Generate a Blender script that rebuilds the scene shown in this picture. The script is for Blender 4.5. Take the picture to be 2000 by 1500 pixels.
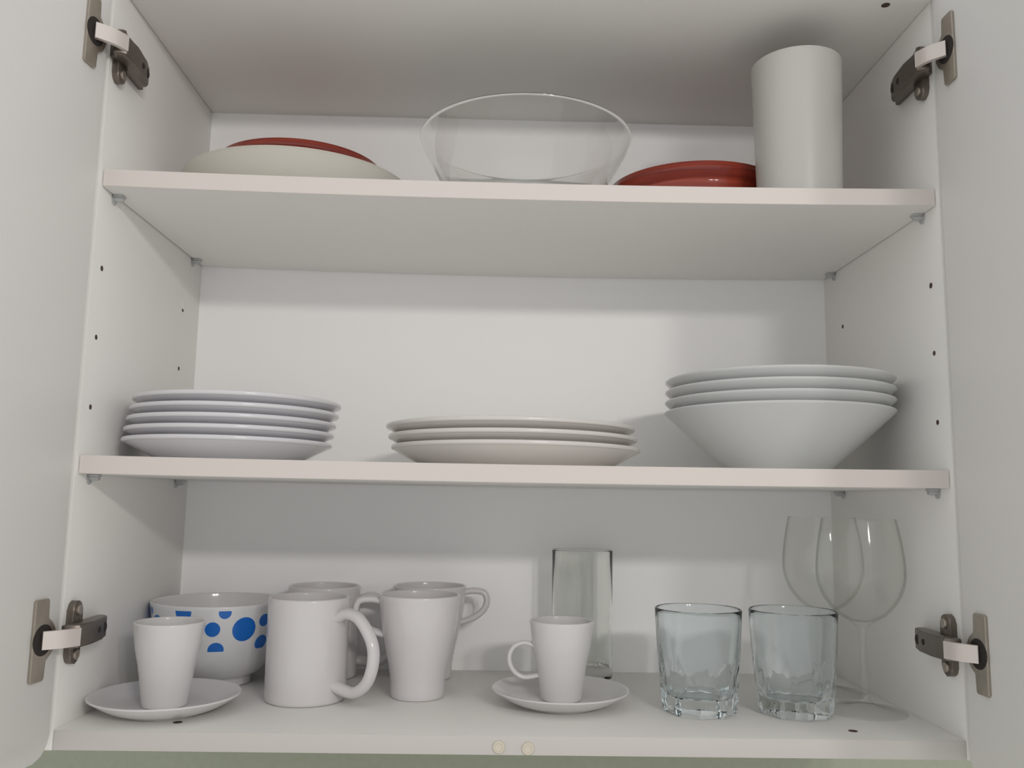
import bpy, bmesh, math
from math import sin, cos, pi, radians, sqrt
from mathutils import Vector, Matrix

for o in list(bpy.data.objects):
    bpy.data.objects.remove(o)
SC = bpy.context.scene
COL = SC.collection

# ------------------------------------------------------------------ camera
CAM_POS = (-0.0225, -0.7585, 0.1958)
RX, RY, RZ = 0.1342, -0.0167, -0.0224
F_PX = 1686.4
cam_data = bpy.data.cameras.new('camera')
cam = bpy.data.objects.new('camera', cam_data)
COL.objects.link(cam)
cam_data.sensor_width = 36.0
cam_data.lens = F_PX / 2000.0 * 36.0
cam_data.clip_start = 0.01
cam.matrix_world = (Matrix.Translation(CAM_POS) @ Matrix.Rotation(RZ, 4, 'Z')
                    @ Matrix.Rotation(RY, 4, 'Y') @ Matrix.Rotation(pi / 2 + RX, 4, 'X'))
SC.camera = cam

# ------------------------------------------------------------------ light
world = bpy.data.worlds.new('room_light')
SC.world = world
world.use_nodes = True
bg = world.node_tree.nodes['Background']
bg.inputs[0].default_value = (0.985, 0.985, 0.98, 1)
bg.inputs[1].default_value = 0.765

for i, lx in enumerate((0.54, 0.78)):            # twin bulbs of the ceiling lamp behind the camera
    ld = bpy.data.lights.new('lamp_bulb', 'POINT')
    ld.energy = 17.5
    ld.color = (1.0, 0.955, 0.91)
    ld.shadow_soft_size = 0.05
    lo = bpy.data.objects.new('lamp_bulb', ld)
    lo.location = (lx, -1.75, 0.757)
    COL.objects.link(lo)

vs = SC.view_settings
SC.display_settings.display_device = 'sRGB'
vs.view_transform = 'Standard'
vs.look = 'None'
vs.gamma = 1.0
vs.use_curve_mapping = False
vs.exposure = 0.0
SC.cycles.max_bounces = 16
SC.cycles.transmission_bounces = 16
SC.cycles.transparent_max_bounces = 48
SC.cycles.diffuse_bounces = 8
SC.cycles.glossy_bounces = 6
SC.cycles.sample_clamp_indirect = 6.0


# ------------------------------------------------------------------ materials
def mat(name, color, rough=0.5, metal=0.0, spec=0.5, bump=0.0, bscale=400.0, mottle=0.0):
    m = bpy.data.materials.new(name)
    m.use_nodes = True
    nt = m.node_tree
    b = nt.nodes['Principled BSDF']
    b.inputs['Base Color'].default_value = (*color, 1)
    b.inputs['Roughness'].default_value = rough
    b.inputs['Metallic'].default_value = metal
    b.inputs['Specular IOR Level'].default_value = spec
    if bump or mottle:
        tc = nt.nodes.new('ShaderNodeTexCoord')
        nz = nt.nodes.new('ShaderNodeTexNoise')
        nz.inputs['Scale'].default_value = bscale
        nz.inputs['Detail'].default_value = 3
        nt.links.new(tc.outputs['Object'], nz.inputs['Vector'])
        if bump:
            bp = nt.nodes.new('ShaderNodeBump')
            bp.inputs['Strength'].default_value = bump
            bp.inputs['Distance'].default_value = 0.0006
            nt.links.new(nz.outputs['Fac'], bp.inputs['Height'])
            nt.links.new(bp.outputs['Normal'], b.inputs['Normal'])
        if mottle:
            rp = nt.nodes.new('ShaderNodeValToRGB')
            rp.color_ramp.elements[0].position = 0.3
            rp.color_ramp.elements[1].position = 0.7
            rp.color_ramp.elements[0].color = (*[c * (1 - mottle) for c in color], 1)
            rp.color_ramp.elements[1].color = (*color, 1)
            nt.links.new(nz.outputs['Fac'], rp.inputs['Fac'])
            nt.links.new(rp.outputs['Color'], b.inputs['Base Color'])
    return m


def glass_mat(name, color, ior=1.46, rough=0.0):
    m = bpy.data.materials.new(name)
    m.use_nodes = True
    nt = m.node_tree
    nt.nodes.clear()
    out = nt.nodes.new('ShaderNodeOutputMaterial')
    g = nt.nodes.new('ShaderNodeBsdfGlass')
    g.inputs['Color'].default_value = (*color, 1)
    g.inputs['IOR'].default_value = ior
    g.inputs['Roughness'].default_value = rough
    nt.links.new(g.outputs[0], out.inputs['Surface'])
    return m


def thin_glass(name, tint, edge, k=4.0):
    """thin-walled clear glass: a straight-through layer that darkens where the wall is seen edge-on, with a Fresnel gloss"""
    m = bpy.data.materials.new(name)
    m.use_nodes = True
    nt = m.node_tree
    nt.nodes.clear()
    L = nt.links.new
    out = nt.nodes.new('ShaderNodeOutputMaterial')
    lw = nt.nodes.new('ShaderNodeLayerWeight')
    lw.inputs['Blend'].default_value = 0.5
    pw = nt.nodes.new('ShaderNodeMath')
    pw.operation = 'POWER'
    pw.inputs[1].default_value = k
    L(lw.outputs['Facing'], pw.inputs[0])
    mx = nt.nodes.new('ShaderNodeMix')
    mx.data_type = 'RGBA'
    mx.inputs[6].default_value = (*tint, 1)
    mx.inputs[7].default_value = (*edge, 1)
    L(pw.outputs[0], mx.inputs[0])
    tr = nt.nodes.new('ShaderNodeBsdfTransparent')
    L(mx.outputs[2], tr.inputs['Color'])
    gl = nt.nodes.new('ShaderNodeBsdfGlossy')
    gl.inputs['Roughness'].default_value = 0.07
    p5 = nt.nodes.new('ShaderNodeMath')
    p5.operation = 'POWER'
    p5.inputs[1].default_value = 5.0
    L(lw.outputs['Facing'], p5.inputs[0])
    ad = nt.nodes.new('ShaderNodeMath')
    ad.operation = 'MULTIPLY_ADD'
    ad.inputs[1].default_value = 0.45
    ad.inputs[2].default_value = 0.03
    L(p5.outputs[0], ad.inputs[0])
    mix = nt.nodes.new('ShaderNodeMixShader')
    L(ad.outputs[0], mix.inputs[0])
    L(tr.outputs[0], mix.inputs[1])
    L(gl.outputs[0], mix.inputs[2])
    L(mix.outputs[0], out.inputs['Surface'])
    return m


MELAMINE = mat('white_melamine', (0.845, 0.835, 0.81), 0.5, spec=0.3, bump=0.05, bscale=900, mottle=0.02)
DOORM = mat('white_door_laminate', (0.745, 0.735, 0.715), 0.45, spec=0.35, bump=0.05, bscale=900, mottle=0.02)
BOTTOMM = mat('shaded_white_melamine', (0.79, 0.78, 0.755), 0.5, spec=0.3, bump=0.05, bscale=900, mottle=0.03)  # melamine darkened for the bottom panel: dimmer light put into its colour
BACKM = mat('white_hardboard', (0.955, 0.955, 0.955), 0.45, spec=0.35)
EDGEM = mat('warm_white_edge_band', (0.70, 0.645, 0.61), 0.45, spec=0.3)
EDGEB = mat('greyer_edge_band', (0.57, 0.545, 0.52), 0.45, spec=0.3)
GREENW = mat('pale_green_paint', (0.36, 0.385, 0.30), 0.8, spec=0.2, bump=0.1, bscale=120, mottle=0.06)
FLOORM = mat('beige_tile', (0.82, 0.79, 0.75), 0.5, mottle=0.08, bscale=6)
NICKEL = mat('dull_nickel', (0.22, 0.19, 0.165), 0.38, metal=0.85, bump=0.05, mottle=0.15, bscale=120)
NICKEL_L = mat('warm_nickel', (0.46, 0.41, 0.35), 0.35, metal=0.8, mottle=0.1, bscale=150)
STEEL = mat('bright_steel', (0.70, 0.64, 0.60), 0.4, metal=0.5)
DARK = mat('dark_slot', (0.02, 0.016, 0.014), 0.7)
BROWN = mat('chipboard_brown', (0.10, 0.065, 0.045), 0.9, mottle=0.4, bscale=900)
PORC = mat('white_porcelain', (0.66, 0.65, 0.65), 0.12, spec=0.5)
PORC_PLATE = mat('warm_white_stoneware', (0.68, 0.65, 0.625), 0.18, spec=0.5)
PORC_COOL = mat('cool_white_porcelain', (0.67, 0.665, 0.69), 0.15, spec=0.5)
PORC_BOWL = mat('grey_white_porcelain', (0.62, 0.63, 0.625), 0.2, spec=0.5)
MUGM = mat('white_glazed_mug', (0.66, 0.635, 0.64), 0.12, spec=0.5)
CREAM = mat('cream_matte_plate', (0.66, 0.64, 0.58), 0.45, spec=0.4)
PLASTIC = mat('milky_plastic', (0.50, 0.495, 0.465), 0.32, spec=0.45)
PEGM = mat('grey_plastic_peg', (0.48, 0.49, 0.50), 0.25, metal=0.3)
BUMPERM = mat('yellowed_bumper', (0.64, 0.585, 0.49), 0.4)
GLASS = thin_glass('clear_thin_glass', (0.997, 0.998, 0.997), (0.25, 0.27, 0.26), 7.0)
GLASS_H = glass_mat('clear_heavy_glass', (0.995, 0.997, 0.993), 1.46)
GLASS_T = glass_mat('clear_straight_glass', (0.990, 0.994, 0.986), 1.33)
GLASS_B = glass_mat('blue_tinted_glass', (0.975, 0.993, 0.999), 1.38)
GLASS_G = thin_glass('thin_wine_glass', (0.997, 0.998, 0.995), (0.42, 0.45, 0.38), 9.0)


def terracotta():
    m = mat('glazed_terracotta', (0.33, 0.045, 0.022), 0.10, spec=0.6)
    nt = m.node_tree
    b = nt.nodes['Principled BSDF']
    tc = nt.nodes.new('ShaderNodeTexCoord')
    mp = nt.nodes.new('ShaderNodeMapping')
    mp.inputs['Scale'].default_value = (6, 6, 120)
    nz = nt.nodes.new('ShaderNodeTexNoise')
    nz.inputs['Scale'].default_value = 1.5
    rp = nt.nodes.new('ShaderNodeValToRGB')
    rp.color_ramp.elements[0].position = 0.35
    rp.color_ramp.elements[0].color = (0.19, 0.020, 0.012, 1)
    rp.color_ramp.elements[1].position = 0.68
    rp.color_ramp.elements[1].color = (0.33, 0.045, 0.020, 1)
    nt.links.new(tc.outputs['Object'], mp.inputs['Vector'])
    nt.links.new(mp.outputs['Vector'], nz.inputs['Vector'])
    nt.links.new(nz.outputs['Fac'], rp.inputs['Fac'])
    nt.links.new(rp.outputs['Color'], b.inputs['Base Color'])
    return m


TERRA = terracotta()


def dotted_porcelain(dots, zlo, zhi):
    """white glaze with printed blue dots; dots = (x, y, z, radius) on the bowl, clipped to a band"""
    m = mat('blue_dotted_porcelain', (0.66, 0.66, 0.67), 0.1, spec=0.5)
    nt = m.node_tree
    L = nt.links.new
    b = nt.nodes['Principled BSDF']
    tc = nt.nodes.new('ShaderNodeTexCoord')
    acc = None
    for (x, y, z, r) in dots:
        d = nt.nodes.new('ShaderNodeVectorMath')
        d.operation = 'DISTANCE'
        L(tc.outputs['Object'], d.inputs[0])
        d.inputs[1].default_value = (x, y, z)
        lt = nt.nodes.new('ShaderNodeMath')
        lt.operation = 'LESS_THAN'
        L(d.outputs['Value'], lt.inputs[0])
        lt.inputs[1].default_value = r
        if acc is None:
            acc = lt
        else:
            mx = nt.nodes.new('ShaderNodeMath')
            mx.operation = 'MAXIMUM'
            L(acc.outputs[0], mx.inputs[0])
            L(lt.outputs[0], mx.inputs[1])
            acc = mx
    sep = nt.nodes.new('ShaderNodeSeparateXYZ')
    L(tc.outputs['Object'], sep.inputs[0])
    for op, v in (('GREATER_THAN', zlo), ('LESS_THAN', zhi)):
        c = nt.nodes.new('ShaderNodeMath')
        c.operation = op
        L(sep.outputs['Z'], c.inputs[0])
        c.inputs[1].default_value = v
        mu = nt.nodes.new('ShaderNodeMath')
        mu.operation = 'MULTIPLY'
        L(acc.outputs[0], mu.inputs[0])
        L(c.outputs[0], mu.inputs[1])
        acc = mu
    mix = nt.nodes.new('ShaderNodeMix')
    mix.data_type = 'RGBA'
    mix.inputs[6].default_value = (0.66, 0.66, 0.67, 1)
    mix.inputs[7].default_value = (0.008, 0.13, 0.50, 1)
    L(acc.outputs[0], mix.inputs[0])
    L(mix.outputs[2], b.inputs['Base Color'])
    return m


# ------------------------------------------------------------------ mesh helpers
def obj(name, bm, material, parent=None, smooth=True, angle=40, recalc=True):
    if recalc:
        bmesh.ops.recalc_face_normals(bm, faces=bm.faces)
    me = bpy.data.meshes.new(name)
    bm.to_mesh(me)
    bm.free()
    if smooth:
        for p in me.polygons:
            p.use_smooth = True
        me.set_sharp_from_angle(angle=radians(angle))
    me.materials.append(material)
    o = bpy.data.objects.new(name, me)
    COL.objects.link(o)
    if parent:
        o.parent = parent
    return o


def tag(o, label=None, cat=None, group=None, kind=None):
    if label:
        o['label'] = label
    if cat:
        o['category'] = cat
    if group:
        o['group'] = group
    if kind:
        o['kind'] = kind
    return o


def thing(name, label, cat, loc=(0, 0, 0), group=None, rotz=0.0):
    o = bpy.data.objects.new(name, None)
    o.empty_display_size = 0.02
    o.location = loc
    o.rotation_euler = (0, 0, rotz)
    COL.objects.link(o)
    return tag(o, label, cat, group)


def copy_tree(o, loc, label, parent=None):
    c = o.copy()
    COL.objects.link(c)
    c.location = loc
    c['label'] = label
    for ch in o.children:
        d = ch.copy()
        COL.objects.link(d)
        d.parent = c
        for g in ch.children:
            e = g.copy()
            COL.objects.link(e)
            e.parent = d
    return c


def add_box(bm, x0, x1, y0, y1, z0, z1, bevel=0.0, seg=2):
    r = bmesh.ops.create_cube(bm, size=1.0)
    vs_ = r['verts']
    for v in vs_:
        v.co = Vector((x0 + (v.co.x + .5) * (x1 - x0), y0 + (v.co.y + .5) * (y1 - y0), z0 + (v.co.z + .5) * (z1 - z0)))
    if bevel:
        es = list({e for v in vs_ for e in v.link_edges})
        bmesh.ops.bevel(bm, geom=es, offset=bevel, segments=seg, affect='EDGES', profile=0.5)
    return bm


def box(x0, x1, y0, y1, z0, z1, bevel=0.0):
    return add_box(bmesh.new(), min(x0, x1), max(x0, x1), min(y0, y1), max(y0, y1), min(z0, z1), max(z0, z1), bevel)


def lathe(profile, seg=96, bm=None):
    """profile: list of (r, z) from the axis bottom, round the outside, over the rim, back to the axis; closed solid"""
    bm = bm or bmesh.new()
    rings = []
    for (r, z) in profile:
        if r < 1e-6:
            rings.append([bm.verts.new((0, 0, z))])
        else:
            rings.append([bm.verts.new((r * cos(2 * pi * k / seg), r * sin(2 * pi * k / seg), z)) for k in range(seg)])
    for a, b in zip(rings, rings[1:]):
        for k in range(seg):
            k2 = (k + 1) % seg
            if len(a) == 1 and len(b) == 1:
                continue
            if len(a) == 1:
                bm.faces.new((a[0], b[k2], b[k]))
            elif len(b) == 1:
                bm.faces.new((a[k], a[k2], b[0]))
            else:
                bm.faces.new((a[k], a[k2], b[k2], b[k]))
    return bm


def smooth_curve(pts, n=6):
    """Catmull-Rom through 2-tuples or 3-tuples"""
    P = [Vector(p) if len(p) == 3 else Vector((p[0], p[1], 0)) for p in pts]
    out = []
    for i in range(len(P) - 1):
        p0 = P[max(i - 1, 0)]
        p1, p2 = P[i], P[i + 1]
        p3 = P[min(i + 2, len(P) - 1)]
        for k in range(n):
            t = k / n
            out.append(0.5 * ((2 * p1) + (p2 - p0) * t + (2 * p0 - 5 * p1 + 4 * p2 - p3) * t * t
                              + (3 * p1 - p0 - 3 * p2 + p3) * t ** 3))
    out.append(P[-1])
    if len(pts[0]) == 2:
        return [(v.x, v.y) for v in out]
    return out


def shell(outer, wall, floor_z, rim_round=True):
    """closed cup profile from an outer profile [(r,z)...] going up; inside offset by wall, inner floor at floor_z"""
    prof = [(0, outer[0][1])] + list(outer)
    inner = [(r - wall, z) for (r, z) in outer if z > floor_z + 0.0015]
    rt, zt = outer[-1]
    if rim_round:
        for k in range(1, 6):
            a = pi * k / 6
            prof.append((rt - wall / 2 + wall / 2 * cos(a), zt + wall / 2 * sin(a)))
    prof += list(reversed(inner))
    ri = inner[0][0]
    prof += [(ri - 0.0012, floor_z + 0.0004), (ri - 0.003, floor_z), (0, floor_z)]
    return prof


def tube(path, ra, rb, up, seg=14, bm=None, closed=False):
    """sweep an ellipse (ra across the plane normal 'up', rb in the plane) along path"""
    bm = bm or bmesh.new()
    path = [Vector(p) for p in path]
    rings = []
    n = len(path)
    up = Vector(up).normalized()
    for i, p in enumerate(path):
        t = (path[min(i + 1, n - 1)] - path[max(i - 1, 0)]).normalized()
        side = t.cross(up).normalized()
        a = ra[i] if isinstance(ra, (list, tuple)) else ra
        b = rb[i] if isinstance(rb, (list, tuple)) else rb
        rings.append([bm.verts.new(p + up * (a * cos(2 * pi * k / seg)) + side * (b * sin(2 * pi * k / seg))) for k in range(seg)])
    for A, B in zip(rings, rings[1:]):
        for k in range(seg):
            bm.faces.new((A[k], A[(k + 1) % seg], B[(k + 1) % seg], B[k]))
    bm.faces.new(rings[0])
    bm.faces.new(list(reversed(rings[-1])))
    return bm


def extrude_outline(pts, axis_fn, t0, t1, bm=None, bevel=0.0):
    """prism: outline of (a,b) points, axis_fn(a,b,t)->xyz"""
    bm = bm or bmesh.new()
    A = [bm.verts.new(axis_fn(a, b, t0)) for a, b in pts]
    B = [bm.verts.new(axis_fn(a, b, t1)) for a, b in pts]
    n = len(pts)
    f0 = bm.faces.new(A)
    f1 = bm.faces.new(list(reversed(B)))
    for k in range(n):
        bm.faces.new((A[k], B[k], B[(k + 1) % n], A[(k + 1) % n]))
    if bevel:
        es = list(set(f0.edges) | set(f1.edges))
        bmesh.ops.bevel(bm, geom=es, offset=bevel, segments=2, affect='EDGES', profile=0.5)
    return bm


def rrect(a0, a1, b0, b1, r, n=5):
    out = []
    for (cx, cy, s) in ((a1 - r, b1 - r, 0), (a0 + r, b1 - r, 1), (a0 + r, b0 + r, 2), (a1 - r, b0 + r, 3)):
        for k in range(n + 1):
            an = pi / 2 * (s + k / n)
            out.append((cx + r * cos(an), cy + r * sin(an)))
    return out


# ------------------------------------------------------------------ the room
W, D, T = 0.384, 0.2793, 0.016
ZT = 0.6721
Z1, Z2 = 0.2290, 0.4898         # tops of the two loose shelves
tag(obj('wall_back', box(-2.2, 2.2, 0.30, 0.36, -1.45, 1.25), GREENW, smooth=False), kind='structure')
tag(obj('floor', box(-2.2, 2.2, -3.0, 0.36, -1.50, -1.45), FLOORM, smooth=False), kind='structure')

# ------------------------------------------------------------------ the cabinet
cab = thing('wall_cabinet', 'white melamine wall cabinet with both doors open, crockery on its shelves', 'cabinet', (0, 0, -T))


def cpart(name, bm, m, parent=None, **k):
    o = obj(name, bm, m, parent or cab, **k)
    if parent is None:
        o.location = (0, 0, T)
    return o


cpart('side_panel', box(-W - T, -W, 0, 0.297, -T, ZT + T, 0.0006), MELAMINE)
cpart('side_panel', box(W, W + T, 0, 0.297, -T, ZT + T, 0.0006), MELAMINE)
cpart('top_panel', box(-W + .0004, W - .0004, -0.0120, 0.297, ZT, ZT + T, 0.0005), MELAMINE)
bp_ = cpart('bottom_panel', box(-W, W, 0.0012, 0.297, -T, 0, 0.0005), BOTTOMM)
obj('edge_band', box(-W + .0003, W - .0003, 0.0004, 0.0012, -T + .0002, -0.0002, 0.0002), EDGEB, bp_)
cpart('back_panel', box(-W, W, D, D + 0.004, 0, ZT), BACKM, smooth=False)


def disc(c, axis, r, h, seg=16, rings=None, bm=None):
    bm = bm or bmesh.new()
    m = Vector((0, 0, 1)).rotation_difference(Vector(axis)).to_matrix().to_4x4()
    m.translation = Vector(c)
    prof = rings or [(0, 0), (r, 0), (r, h * .7), (r * .85, h), (0, h)]
    b2 = lathe(prof, seg)
    bmesh.ops.transform(b2, matrix=m, verts=b2.verts)
    me = bpy.data.meshes.new('t')
    b2.to_mesh(me)
    b2.free()
    bm.from_mesh(me)
    bpy.data.meshes.remove(me)
    return bm


# unused shelf peg holes and panel screw plugs
for x, ax, y, z, r in ((-W, (1, 0, 0), .0185, .400, .0026), (-W, (1, 0, 0), .0185, .336, .0024), (-W, (1, 0, 0), .0185, .2725, .0024),
                       (-W, (1, 0, 0), .2256, .4075, .0026), (-W, (1, 0, 0), .2256, .339, .0024),
                       (W, (-1, 0, 0), .0215, .4018, .0028), (W, (-1, 0, 0), .0215, .3376, .0024), (W, (-1, 0, 0), .0215, .2733, .0024),
                       (W, (-1, 0, 0), .2268, .4044, .0024)):
    cpart('peg_hole', disc((x, y, z), ax, r, 0.0003, 12), BROWN)
tag(cpart('hole_plug', disc((-W, .2256, .4125), (1, 0, 0), .0045, 0.0006, 14), MELAMINE), 'small white plug above a peg hole')
for x, y, z, s in ((-.2921, .0304, 0, 1), (.2983, .0276, 0, 1), (.3447, .0045, ZT, -1)):
    cpart('screw_hole', disc((x, y, z), (0, 0, s), .0040, 0.0004, 14), BROWN)
for x, z in ((-.0132, -.0093), (.0113, -.0103)):
    tag(cpart('bumper', disc((x, 0.0005, z), (0, -1, 0), .0052, 0.0022, 24,
                            [(0, 0), (.0054, 0), (.0054, .0010), (.0046, .0020), (.0036, .0021), (.0030, .0012), (.0, .0010)]), BUMPERM),
        'round yellowed door bumper')


# shelf pegs
def peg(sx, y, ztop, label):
    bm = bmesh.new()
    x = sx * W
    disc((x, y, ztop - .0046), (-sx, 0, 0), .0046, .0016, 18, bm=bm)
    disc((x, y, ztop - .0031), (-sx, 0, 0), .0030, .0095, 14, bm=bm)
    add_box(bm, min(x - sx * .0012, x - sx * .0100), max(x - sx * .0012, x - sx * .0100), y - .0046, y + .0046, ztop - .0022, ztop - .0001, .0006)
    tag(cpart('shelf_peg', bm, PEGM), label)


for sx in (-1, 1):
    for y in (.031, .246):
        peg(sx, y, Z2 - T, 'grey shelf peg under the upper shelf')
    for y in (.0265, .2405):
        peg(sx, y, Z1 - T, 'grey shelf peg under the lower shelf')


# doors
def door(sx, open_deg):
    a = radians(open_deg - 90)
    H = Vector((sx * 0.3836, -0.0058, 0))
    e = Vector((sx * sin(a), -cos(a), 0))           # away from the hinge edge
    n = Vector((-sx * cos(a), -sin(a), 0))          # inner face normal
    zb, zt_ = -0.0195, ZT + T + .003
    r = 0.020 if sx < 0 else 0.003
    pts = [(0.397, zb)]
    pts += [(0.397, zt_), (0, zt_)]
    pts += [(r - r * cos(q * pi / 16), zb + r - r * sin(q * pi / 16)) for q in range(9)]
    fn = lambda d, z, t: H + e * d + n * t + Vector((0, 0, z))
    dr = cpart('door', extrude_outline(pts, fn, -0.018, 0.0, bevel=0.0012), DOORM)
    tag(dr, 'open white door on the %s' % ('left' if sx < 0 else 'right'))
    return H, e, n, dr


DOORS = {-1: door(-1, 97), 1: door(1, 91)}


def hinge(sx, zc, label):
    H, e, n, dr = DOORS[sx]
    inn = -sx                                        # direction from the side wall to the cabinet's middle
    X = lambda t: sx * W + inn * t
    # mounting plate with two screw wings
    bm = bmesh.new()
    add_box(bm, min(X(0), X(.0045)), max(X(0), X(.0045)), -.001, .066, zc - .0075, zc + .0075, .001)
    extrude_outline(rrect(.006, .0225, zc - .0265, zc + .0265, .0078), lambda a, b, t: Vector((X(t), a, b)), 0, .0065, bm, .0012)
    h = tag(cpart('hinge', bm, NICKEL), label)
    for s in (-1, 1):
        obj('screw', disc((X(.0063), .01425, zc + s * .0185), (inn, 0, 0), .0046, .0022, 14), NICKEL_L, h)
    # arm: tapered channel that stands off the plate
    prof = [(-.012, .0150), (-.009, .0195), (.014, .0200), (.040, .0175), (.052, .0150), (.056, .0115), (.056, .0046), (-.0005, .0046), (-.012, .0085)]
    bm = extrude_outline(prof, lambda a, b, t: Vector((X(b), a, zc + t)), -.0095, .0095, None, .0015)
    obj('hinge_arm', bm, NICKEL, h)
    for y, xx, rr in ((.0445, .0163, .0046), (.0300, .0183, .0028)):
        obj('adjusting_slot', disc((X(xx), y, zc), (inn, 0, 0.0), rr, .0008, 12), DARK, h)
    # cup flange on the door
    fn = lambda d, z, t: H + e * d + n * t + Vector((0, 0, zc + z))
    out = [(.0190, -.0310), (.0205, -.0325), (.0345, -.0325), (.0360, -.0310), (.0360, .0310), (.0345, .0325), (.0205, .0325), (.0190, .0310)]
    # bulge of the cup rim towards the hinge edge
    bul = [(.0245 - .0175 * cos(q), .0175 * sin(q)) for q in [radians(72 - k * 12) for k in range(13)]]
    bm = extrude_outline(out + bul, fn, 0.0002, .0028, None, .0005)
    obj('hinge_cup', bm, NICKEL_L, h)
    bm = extrude_outline([(.0245 + .0125 * cos(k * pi / 12), .0125 * sin(k * pi / 12)) for k in range(24)], fn, .0026, .0031)
    obj('cup_opening', bm, DARK, h)
    # bright link from the cup to the arm
    p0 = H + e * .0265 + n * .0035
    p1 = Vector((X(.0195), -.0095, 0))
    mid = (p0 + p1) / 2 + n * .0022 + Vector((0, -.0010, 0))
    path = smooth_curve([tuple(p0), tuple(mid), tuple(p1)], 6)
    bm = bmesh.new()
    rings = []
    for i, p in enumerate(path):
        q = (path[min(i + 1, len(path) - 1)] - path[max(i - 1, 0)]).normalized()
        s = q.cross(Vector((0, 0, 1))).normalized()
        rings.append([bm.verts.new(p + s * u + Vector((0, 0, zc + w))) for u, w in ((-.002, -.0072), (.002, -.0072), (.002, .0072), (-.002, .0072))])
    for A, B in zip(rings, rings[1:]):
        for k in range(4):
            bm.faces.new((A[k], A[(k + 1) % 4], B[(k + 1) % 4], B[k]))
    bm.faces.new(rings[0])
    bm.faces.new(rings[-1])
    obj('hinge_link', bm, STEEL, h)


hinge(-1, .6035, 'upper left cup hinge')
hinge(-1, .0775, 'lower left cup hinge')
hinge(1, .6085, 'upper right cup hinge')
hinge(1, .0765, 'lower right cup hinge')


# ------------------------------------------------------------------ loose shelves (they sag a little)
def sag(x, amount):
    return -amount * (1 - (x / W) ** 2)


SAG1, SAG2 = 0.0016, 0.0040


def shelf(ztop, amount, label):
    o = thing('cabinet_shelf', label, 'shelf', (0, .0045, ztop - T), 'loose cabinet shelves')
    for nm, y0, y1, mt, hw in (('board', .0008, .2735, MELAMINE, W - .0012), ('edge_band', 0, .0008, EDGEM, W - .0014)):
        bm = bmesh.new()
        N = 24
        prev = None
        for i in range(N + 1):
            x = -hw + 2 * hw * i / N
            s = sag(x, amount)
            e_ = .0004
            ring = [bm.verts.new((x, y, z + s)) for y, z in ((y0, e_), (y0 + e_, 0), (y1, 0), (y1, T), (y0 + e_, T), (y0, T - e_))]
            if prev:
                for k in range(6):
                    bm.faces.new((prev[k], prev[(k + 1) % 6], ring[(k + 1) % 6], ring[k]))
            else:
                bm.faces.new(ring)
            prev = ring
        bm.faces.new(list(reversed(prev)))
        p = obj(nm, bm, mt, o)
        if nm == 'edge_band':
            p['label'] = 'warm white front edge strip'
    return o


shelf(Z2, SAG2, 'upper white shelf board holding the glass bowl and red dishes')
shelf(Z1, SAG1, 'lower white shelf board holding three stacks of plates and bowls')


def on2(x):
    return Z2 + sag(x, SAG2) + .0002


def on1(x):
    return Z1 + sag(x, SAG1) + .0002


# ------------------------------------------------------------------ crockery builders
def plate_bm(R, rb, H, floor, rim=.0042):
    prof = [(0, .0030), (rb - .008, .0030), (rb - .006, .0018), (rb - .005, 0), (rb - .001, 0), (rb + .001, .0014)]
    up = smooth_curve([(rb + .001, .0014), (rb + (R - rb) * .33, H * .30), (rb + (R - rb) * .70, H * .60), (R - .0022, H - rim)], 5)
    prof += up[1:]
    hr = rim / 2
    for k in range(1, 8):
        an = -pi / 2 + pi * k / 8
        prof.append((R - .0016 + .0016 * cos(an), H - hr + hr * sin(an)))
    inn = smooth_curve([(R - .0022, H), (R - .012, H * .84 + .001), (rb + (R - rb) * .30, floor + (H - floor) * .22), (rb - .004, floor), (rb - .014, floor)], 5)
    prof += inn + [(0, floor)]
    return lathe(prof, 96)


def stack(name, bm, material, spots, labels, cat, group):
    first = None
    for (x, y, z), lab in zip(spots, labels):
        if first is None:
            first = obj(name, bm, material)
            o = first
        else:
            o = first.copy()
            COL.objects.link(o)
        o.location = (x, y, z)
        tag(o, lab, cat, group)


# left stack: five side plates
zl = on1(-.28)
stack('side_plate', plate_bm(.0988, .066, .0205, .0098), PORC_COOL,
      [(x, .100, zl + k * .0099) for k, x in enumerate((-.2825, -.2810, -.2790, -.2768, -.2750))],
      ['small white plate at the bottom of the left stack of five, resting on the shelf',
       'second small white plate from the bottom of the left stack of five',
       'middle small white plate of the left stack of five',
       'second small white plate from the top of the left stack of five',
       'topmost small white plate of the left stack of five'], 'plate', 'small white plates in the left stack')
# middle stack: three dinner plates
zm = on1(0)
stack('dinner_plate', plate_bm(.1268, .094, .0218, .0102), PORC_PLATE,
      [(x, .128, zm + k * .0104) for k, x in enumerate((.0003, -.0030, -.0054))],
      ['large off-white dinner plate at the bottom of the middle stack of three',
       'large off-white dinner plate in the middle of the middle stack of three',
       'large off-white dinner plate on top of the middle stack of three'], 'plate', 'large dinner plates in the middle stack')


def cone_bowl_bm(R, rb, H, floor):
    prof = [(0, .002), (rb - .006, .002), (rb - .005, 0), (rb - .001, 0), (rb, .0012)]
    N = 10
    for k in range(1, N + 1):
        t = k / N
        prof.append((rb + (R - .0012 - rb) * (t ** .98), .0012 + (H - .0032) * t))
    prof += [(R - .0002, H - .0010), (R, H), (R - .0008, H + .0008), (R - .0024, H + .0008), (R - .0040, H - .0006)]
    for k in range(N - 1, 0, -1):
        t = k / N
        prof.append((rb - .0045 + (R - .0012 - rb) * (t ** .98), max(.0012 + (H - .0032) * t + .0015, floor + .0006)))
    prof += [(rb - .010, floor), (0, floor)]
    return lathe(prof, 96)


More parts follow.
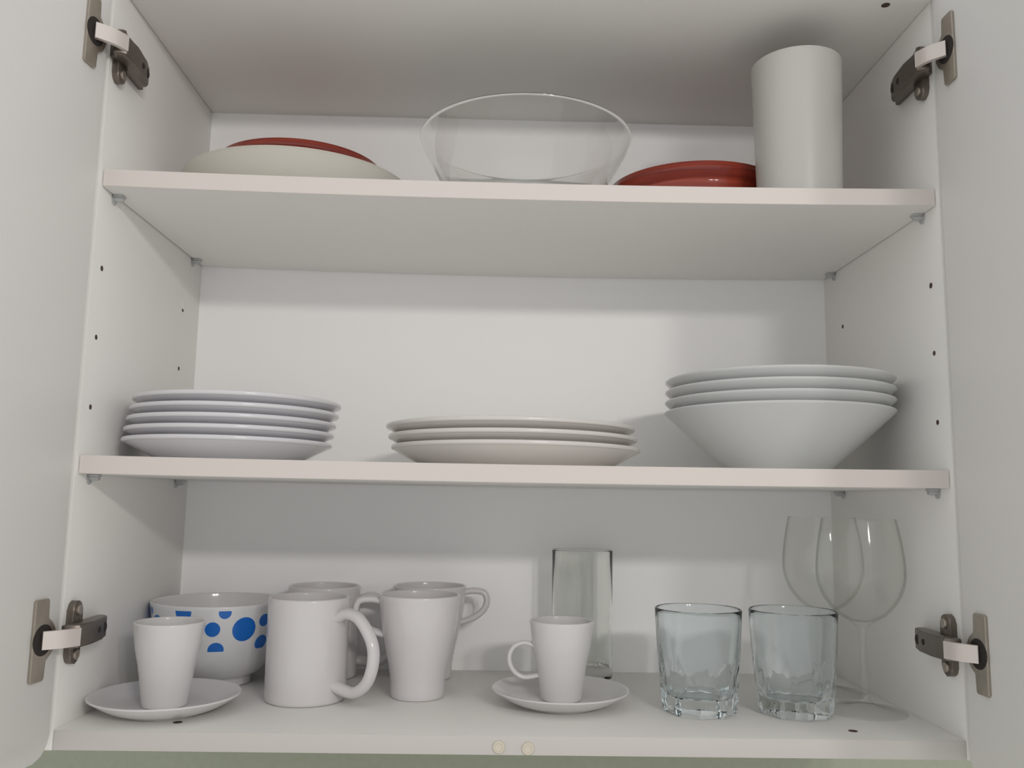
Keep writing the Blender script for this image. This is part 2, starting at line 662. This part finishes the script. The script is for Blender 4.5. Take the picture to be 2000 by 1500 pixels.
zb_ = on1(.266)
stack('soup_bowl', cone_bowl_bm(.1126, .0505, .0600, .0105), PORC_BOWL,
      [(x, .112, zb_ + k * .0107) for k, x in enumerate((.2656, .2660, .2662, .2664))],
      ['wide white conical bowl at the bottom of the right stack, its whole side showing',
       'second white conical bowl from the bottom of the right stack, only its rim showing',
       'third white conical bowl from the bottom of the right stack, below the topmost',
       'topmost white conical bowl of the right stack of four'], 'bowl', 'white conical bowls in the right stack')

# ------------------------------------------------------------------ upper shelf
cx, cy = -.2440, .172
R_, H_ = .1240, .0465
prof = [(0, .002), (.060, .002), (.061, 0), (.066, 0), (.068, .002)]
prof += smooth_curve([(.068, .002), (.088, .0125), (.108, .028), (R_ - .001, H_ - .0008)], 6)[1:]
prof += [(R_, H_), (R_ - .001, H_ + .0010), (R_ - .003, H_ + .0008)]
prof += smooth_curve([(R_ - .003, H_ + .0008), (.105, .0315), (.085, .0165), (.064, .010), (.050, .010)], 6)[1:] + [(0, .010)]
tag(obj('serving_plate', lathe(prof, 128), CREAM), 'large cream matte dish under the left red dish on the upper shelf', 'plate').location = (cx, cy, on2(cx))


def cazuela():
    R, H = .0985, .0560
    prof = [(0, .0), (.058, .0), (.066, .0015)]
    prof += smooth_curve([(.066, .0015), (.080, .012), (.0890, .028), (.0915, .0375)], 6)[1:]
    prof += [(.0912, .0390), (.0920, .0402), (.0945, .0425), (R - .0006, .0470), (R, .0495), (R - .0010, .0512), (R - .003, H), (R - .005, .0515)]
    prof += smooth_curve([(R - .005, .0515), (.0885, .044), (.084, .028), (.074, .012), (.058, .0065)], 6)[1:] + [(0, .0065)]
    return lathe(prof, 128)


ca = obj('glazed_dish', cazuela(), TERRA)
ca.location = (-.2450, .180, on2(-.245) + .0200)
ca.scale = (.945, .945, .945)
tag(ca, 'glossy red-brown earthenware dish nested in the cream dish at left', 'dish', 'red-brown earthenware dishes')
cb = ca.copy()
COL.objects.link(cb)
cb.scale = (1, 1, 1)
cb.location = (.1968, .1745, on2(.197))
tag(cb, 'glossy red-brown earthenware dish between the glass bowl and the milky cup', 'dish', 'red-brown earthenware dishes')

# big glass salad bowl
o_ = smooth_curve([(.050, .0), (.062, .006), (.076, .022), (.0885, .050), (.0985, .068), (.1085, .086), (.1175, .105)], 6)
i_ = [(r - .0028 + .0006 * (z / .105), z + .0010) for r, z in o_ if z > .006]
prof = [(0, .001), (.046, .0010), (.048, 0)] + o_
prof += [(.1177, .1062), (.1168, .1072), (.1157, .1066)] + list(reversed(i_))[1:] + [(.055, .0068), (.045, .0060), (0, .0060)]
tag(obj('salad_bowl', lathe(prof, 128), GLASS_H), 'large clear glass salad bowl in the middle of the upper shelf', 'bowl').location = (.0068, .160, on2(.007))

# milky plastic tumbler
o_ = [(.0385, .0), (.0400, .0015), (.0405, .020), (.0420, .080), (.0436, .140), (.0438, .1452)]
prof = shell(o_, .0016, .004)
tag(obj('plastic_tumbler', lathe(prof, 96), PLASTIC), 'tall milky white plastic tumbler at the right end of the upper shelf', 'cup').location = (.2750, .0565, on2(.278))

# ------------------------------------------------------------------ bottom of the cabinet
def handle_path(pts, phi):
    """pts: (radial distance, z) -> 3D path in the vertical plane at angle phi"""
    c = smooth_curve(pts, 7)
    return [Vector((r * cos(phi), r * sin(phi), z)) for r, z in c], Vector((-sin(phi), cos(phi), 0))


def cup(name, label, cat, group, outer, wall, floor_z, hpts, phi, ha, hb, loc, m):
    t = thing(name, label, cat, loc, group)
    obj('body', lathe(shell(outer, wall, floor_z), 96), m, t)
    path, up = handle_path(hpts, phi)
    n = len(path)
    A = [ha * (1 + .25 * abs(2 * i / (n - 1) - 1) ** 3) for i in range(n)]
    obj('handle', tube(path, A, hb, up, 16), m, t)
    return t


# straight mugs
MUG = smooth_curve([(.0365, .0), (.0384, .0016), (.0390, .006)], 4) + [(.0392, .030), (.0394, .060), (.0396, .0965)]
MUG_H = [(.0370, .0800), (.0500, .0850), (.0650, .0800), (.0795, .0620), (.0825, .0440), (.0760, .0240), (.0600, .0130), (.0370, .0165)]
cup('straight_mug', 'straight white mug at the front with its big handle turned to the viewer', 'mug', 'straight white mugs',
    MUG, .0034, .006, MUG_H, radians(-31), .0064, .0054, (-.2020, .1235, .0002), MUGM)
cup('straight_mug', 'straight white mug hidden behind the front mug with the big handle', 'mug', 'straight white mugs',
    MUG, .0034, .006, MUG_H, radians(12), .0064, .0054, (-.2085, .2370, .0002), MUGM)

CON = smooth_curve([(.0250, .0), (.0262, .0010), (.0270, .006), (.0278, .020), (.0322, .042), (.0377, .068), (.0412, .0985)], 5)
CON_H = [(.0385, .0930), (.0500, .0945), (.0610, .0925), (.0645, .0840), (.0610, .0740), (.0500, .0650), (.0355, .0600)]
cup('tapered_mug', 'tapered white mug at the front, its handle behind the big mug handle', 'mug', 'tapered white mugs',
    CON, .0030, .005, CON_H, radians(183), .0052, .0036, (-.0941, .1420, .0002), MUGM)
cup('tapered_mug', 'tapered white mug at the back, its handle sticking out to the right', 'mug', 'tapered white mugs',
    CON, .0030, .005, CON_H, radians(-2), .0052, .0036, (-.0910, .2370, .0002), MUGM)

# espresso cups on saucers
SAU = [(0, .0015), (.031, .0015), (.032, 0), (.036, 0), (.0375, .0014)]
SAU += smooth_curve([(.0375, .0014), (.048, .0046), (.058, .0098), (.0655, .0146)], 5)[1:]
SAU += [(.0664, .0152), (.0665, .0160), (.0658, .0166), (.0645, .0164)]
SAU += smooth_curve([(.0645, .0164), (.056, .0122), (.046, .0078), (.034, .0056), (.025, .0054)], 5)[1:] + [(0, .0054)]
s1 = obj('saucer', lathe(SAU, 96), PORC)
s1.location = (-.3172, .0675, .0002)
tag(s1, 'white saucer under the left espresso cup, touching the left wall', 'saucer', 'white saucers')
s2 = s1.copy()
COL.objects.link(s2)
s2.location = (.0470, .1110, .0002)
tag(s2, 'white saucer under the espresso cup in the middle', 'saucer', 'white saucers')
ESP = smooth_curve([(.0185, .0), (.0196, .0010), (.0204, .006), (.0225, .020), (.0252, .036), (.0286, .052), (.0315, .0735)], 5)
ESP_H = [(.0265, .0500), (.0365, .0530), (.0465, .0490), (.0510, .0390), (.0475, .0275), (.0370, .0205), (.0212, .0225)]
cup('espresso_cup', 'white espresso cup at the left end, standing before the blue-dotted bowl', 'cup', 'white espresso cups',
    ESP, .0028, .005, ESP_H, radians(137), .0036, .0024, (-.3178, .0675, .0057), PORC)
cup('espresso_cup', 'white espresso cup in the middle, standing before the tall narrow glass', 'cup', 'white espresso cups',
    ESP, .0028, .005, ESP_H, radians(181), .0036, .0024, (.0478, .1110, .0057), PORC)

# blue-dotted bowl
BO = [(.034, .0), (.0358, .0008), (.0362, .0060)] + smooth_curve([(.0372, .0085), (.046, .0135), (.056, .0260), (.0640, .0480), (.0700, .0840)], 7)


def bowl_r(z):
    for (r0, z0), (r1, z1) in zip(BO, BO[1:]):
        if z0 <= z <= z1 and z1 > z0:
            return r0 + (r1 - r0) * (z - z0) / (z1 - z0)
    return .07


dots = []
for ang, z, r in ((-51.3, .0621, .0122), (-78.1, .0632, .0074), (-74.7, .0425, .0078), (-68.6, .0796, .0062), (-32.3, .0693, .0064), (-31.9, .0468, .0076),
                  (-146.7, .0790, .0052), (-103, .0800, .0088), (-112, .0560, .0095), (-134, .0640, .0110), (-160, .0500, .0080), (-172, .0700, .0120),
                  (-8, .0590, .0120), (12, .0720, .0066), (18, .0480, .0080), (40, .0640, .0120), (64, .0500, .0074), (70, .0740, .0060), (94, .0600, .0122),
                  (122, .0720, .0070), (126, .0480, .0080), (150, .0640, .0120)):
    rr = bowl_r(z)
    dots.append((rr * cos(radians(ang)), rr * sin(radians(ang)), z, r))
DOTM = dotted_porcelain(dots, .0408, .0812)
prof = [(0, .003), (.032, .003)] + shell(BO, .0030, .0125)[1:]
bb = obj('breakfast_bowl', lathe(prof, 128), DOTM, angle=50)
bb.data.materials.append(PORC)
for p in bb.data.polygons:                       # the dots are printed on the outside only
    if sqrt(p.center.x ** 2 + p.center.y ** 2) < bowl_r(p.center.z) - .0014:
        p.material_index = 1
tag(bb, 'white breakfast bowl with blue dots behind the left espresso cup', 'bowl').location = (-.3125, .1980, .0002)

# tall narrow glass
o_ = [(.0318, .0), (.0332, .0014), (.0336, .010), (.0337, .08), (.0340, .1410)]
tag(obj('highball_glass', lathe(shell(o_, .0018, .0160), 96), GLASS_T), 'tall narrow straight clear glass behind the middle espresso cup', 'glass').location = (.0800, .2300, .0002)


# faceted tumblers
def tumbler_bm():
    NF, sub = 9, 14
    seg = NF * sub
    bm = bmesh.new()
    Hh = .0945
    def outer(z, th):
        cone = .0352 + (.0414 - .0352) * (z / Hh) ** .9
        m = (th + pi / NF) % (2 * pi / NF) - pi / NF
        d = .0328 + .116 * z
        return cone - 1.55 * max(0.0, cone - d / cos(m))
    zs = [.0014, .004, .008, .013] + [.013 + (.066 - .013) * k / 14 for k in range(1, 15)] + [.075, .085, .0925, Hh]
    rings = []
    rings.append([bm.verts.new((0, 0, .0012))])
    def ring(fn):
        rings.append([bm.verts.new((fn(2 * pi * k / seg)[0] * cos(2 * pi * k / seg), fn(2 * pi * k / seg)[0] * sin(2 * pi * k / seg), fn(2 * pi * k / seg)[1])) for k in range(seg)])
    ring(lambda t: (.0265, .0012))
    ring(lambda t: (.0285, .0))
    ring(lambda t: (outer(.001, t) - .0026, .0))
    for z in zs:
        ring(lambda t: (outer(z, t) - (.0006 if z < .003 else 0), z))
    ring(lambda t: (.0411, Hh + .0009))
    ring(lambda t: (.0403, Hh + .0013))
    ring(lambda t: (.0395, Hh + .0009))
    for z in (.092, .085, .070, .055, .040, .030, .022):
        ring(lambda t: (.0315 + (.0388 - .0315) * ((z - .018) / (Hh - .018)) ** .9, z))
    ring(lambda t: (.0300, .0175))
    ring(lambda t: (.0255, .0152))
    ring(lambda t: (.0150, .0145))
    rings.append([bm.verts.new((0, 0, .0143))])
    for a, b in zip(rings, rings[1:]):
        for k in range(seg):
            k2 = (k + 1) % seg
            if len(a) == 1:
                bm.faces.new((a[0], b[k2], b[k]))
            elif len(b) == 1:
                bm.faces.new((a[k], a[k2], b[0]))
            else:
                bm.faces.new((a[k], a[k2], b[k2], b[k]))
    return bm


t1 = obj('faceted_tumbler', tumbler_bm(), GLASS_B, angle=28)
t1.location = (.1780, .0930, .0002)
tag(t1, 'short faceted glass tumbler standing alone right of the middle saucer', 'glass', 'short faceted tumblers')
t2 = t1.copy()
COL.objects.link(t2)
t2.location = (.2690, .0900, .0002)
t2.rotation_euler = (0, 0, radians(9))
tag(t2, 'short faceted glass tumbler standing before the wine glass feet', 'glass', 'short faceted tumblers')


# wine glasses
def wine_parts(t):
    foot = [(0, .0008), (.020, .0012), (.034, .0002), (.0376, .0), (.0382, .0008), (.0376, .0016), (.030, .0024), (.018, .0040), (.009, .0068), (.0055, .0105), (.0042, .017), (0, .017)]
    obj('foot', lathe(foot, 72), GLASS_G, t)
    stem = [(0, .0168), (.0042, .0168), (.0037, .030), (.0035, .050), (.0037, .070), (.0050, .0795), (0, .0795)]
    # stem and bowl share one glass body so that they read as fused
    ob = smooth_curve([(.0050, .0795), (.0110, .0845), (.0230, .0920), (.0345, .1060), (.0405, .1220), (.0414, .1370), (.0395, .1570), (.0348, .1830)], 7)
    ib = [(max(r - .0011, .0005), z + .0012) for r, z in ob if r > .010]
    prof = [(0, .0165)] + stem[1:6] + ob[1:] + [(.0343, .1836), (.0338, .1830)] + list(reversed(ib))[1:] + [(.0070, .0850), (0, .0845)]
    obj('bowl_and_stem', lathe(prof, 96), GLASS_G, t)


w1 = thing('wine_glass', 'stemmed wine glass at the front, nearest the lower right hinge', 'glass', (.3400, .0990, .0002), 'wine glasses')
wine_parts(w1)
copy_tree(w1, (.3350, .1830, .0002), 'stemmed wine glass at the back, behind the other wine glass')
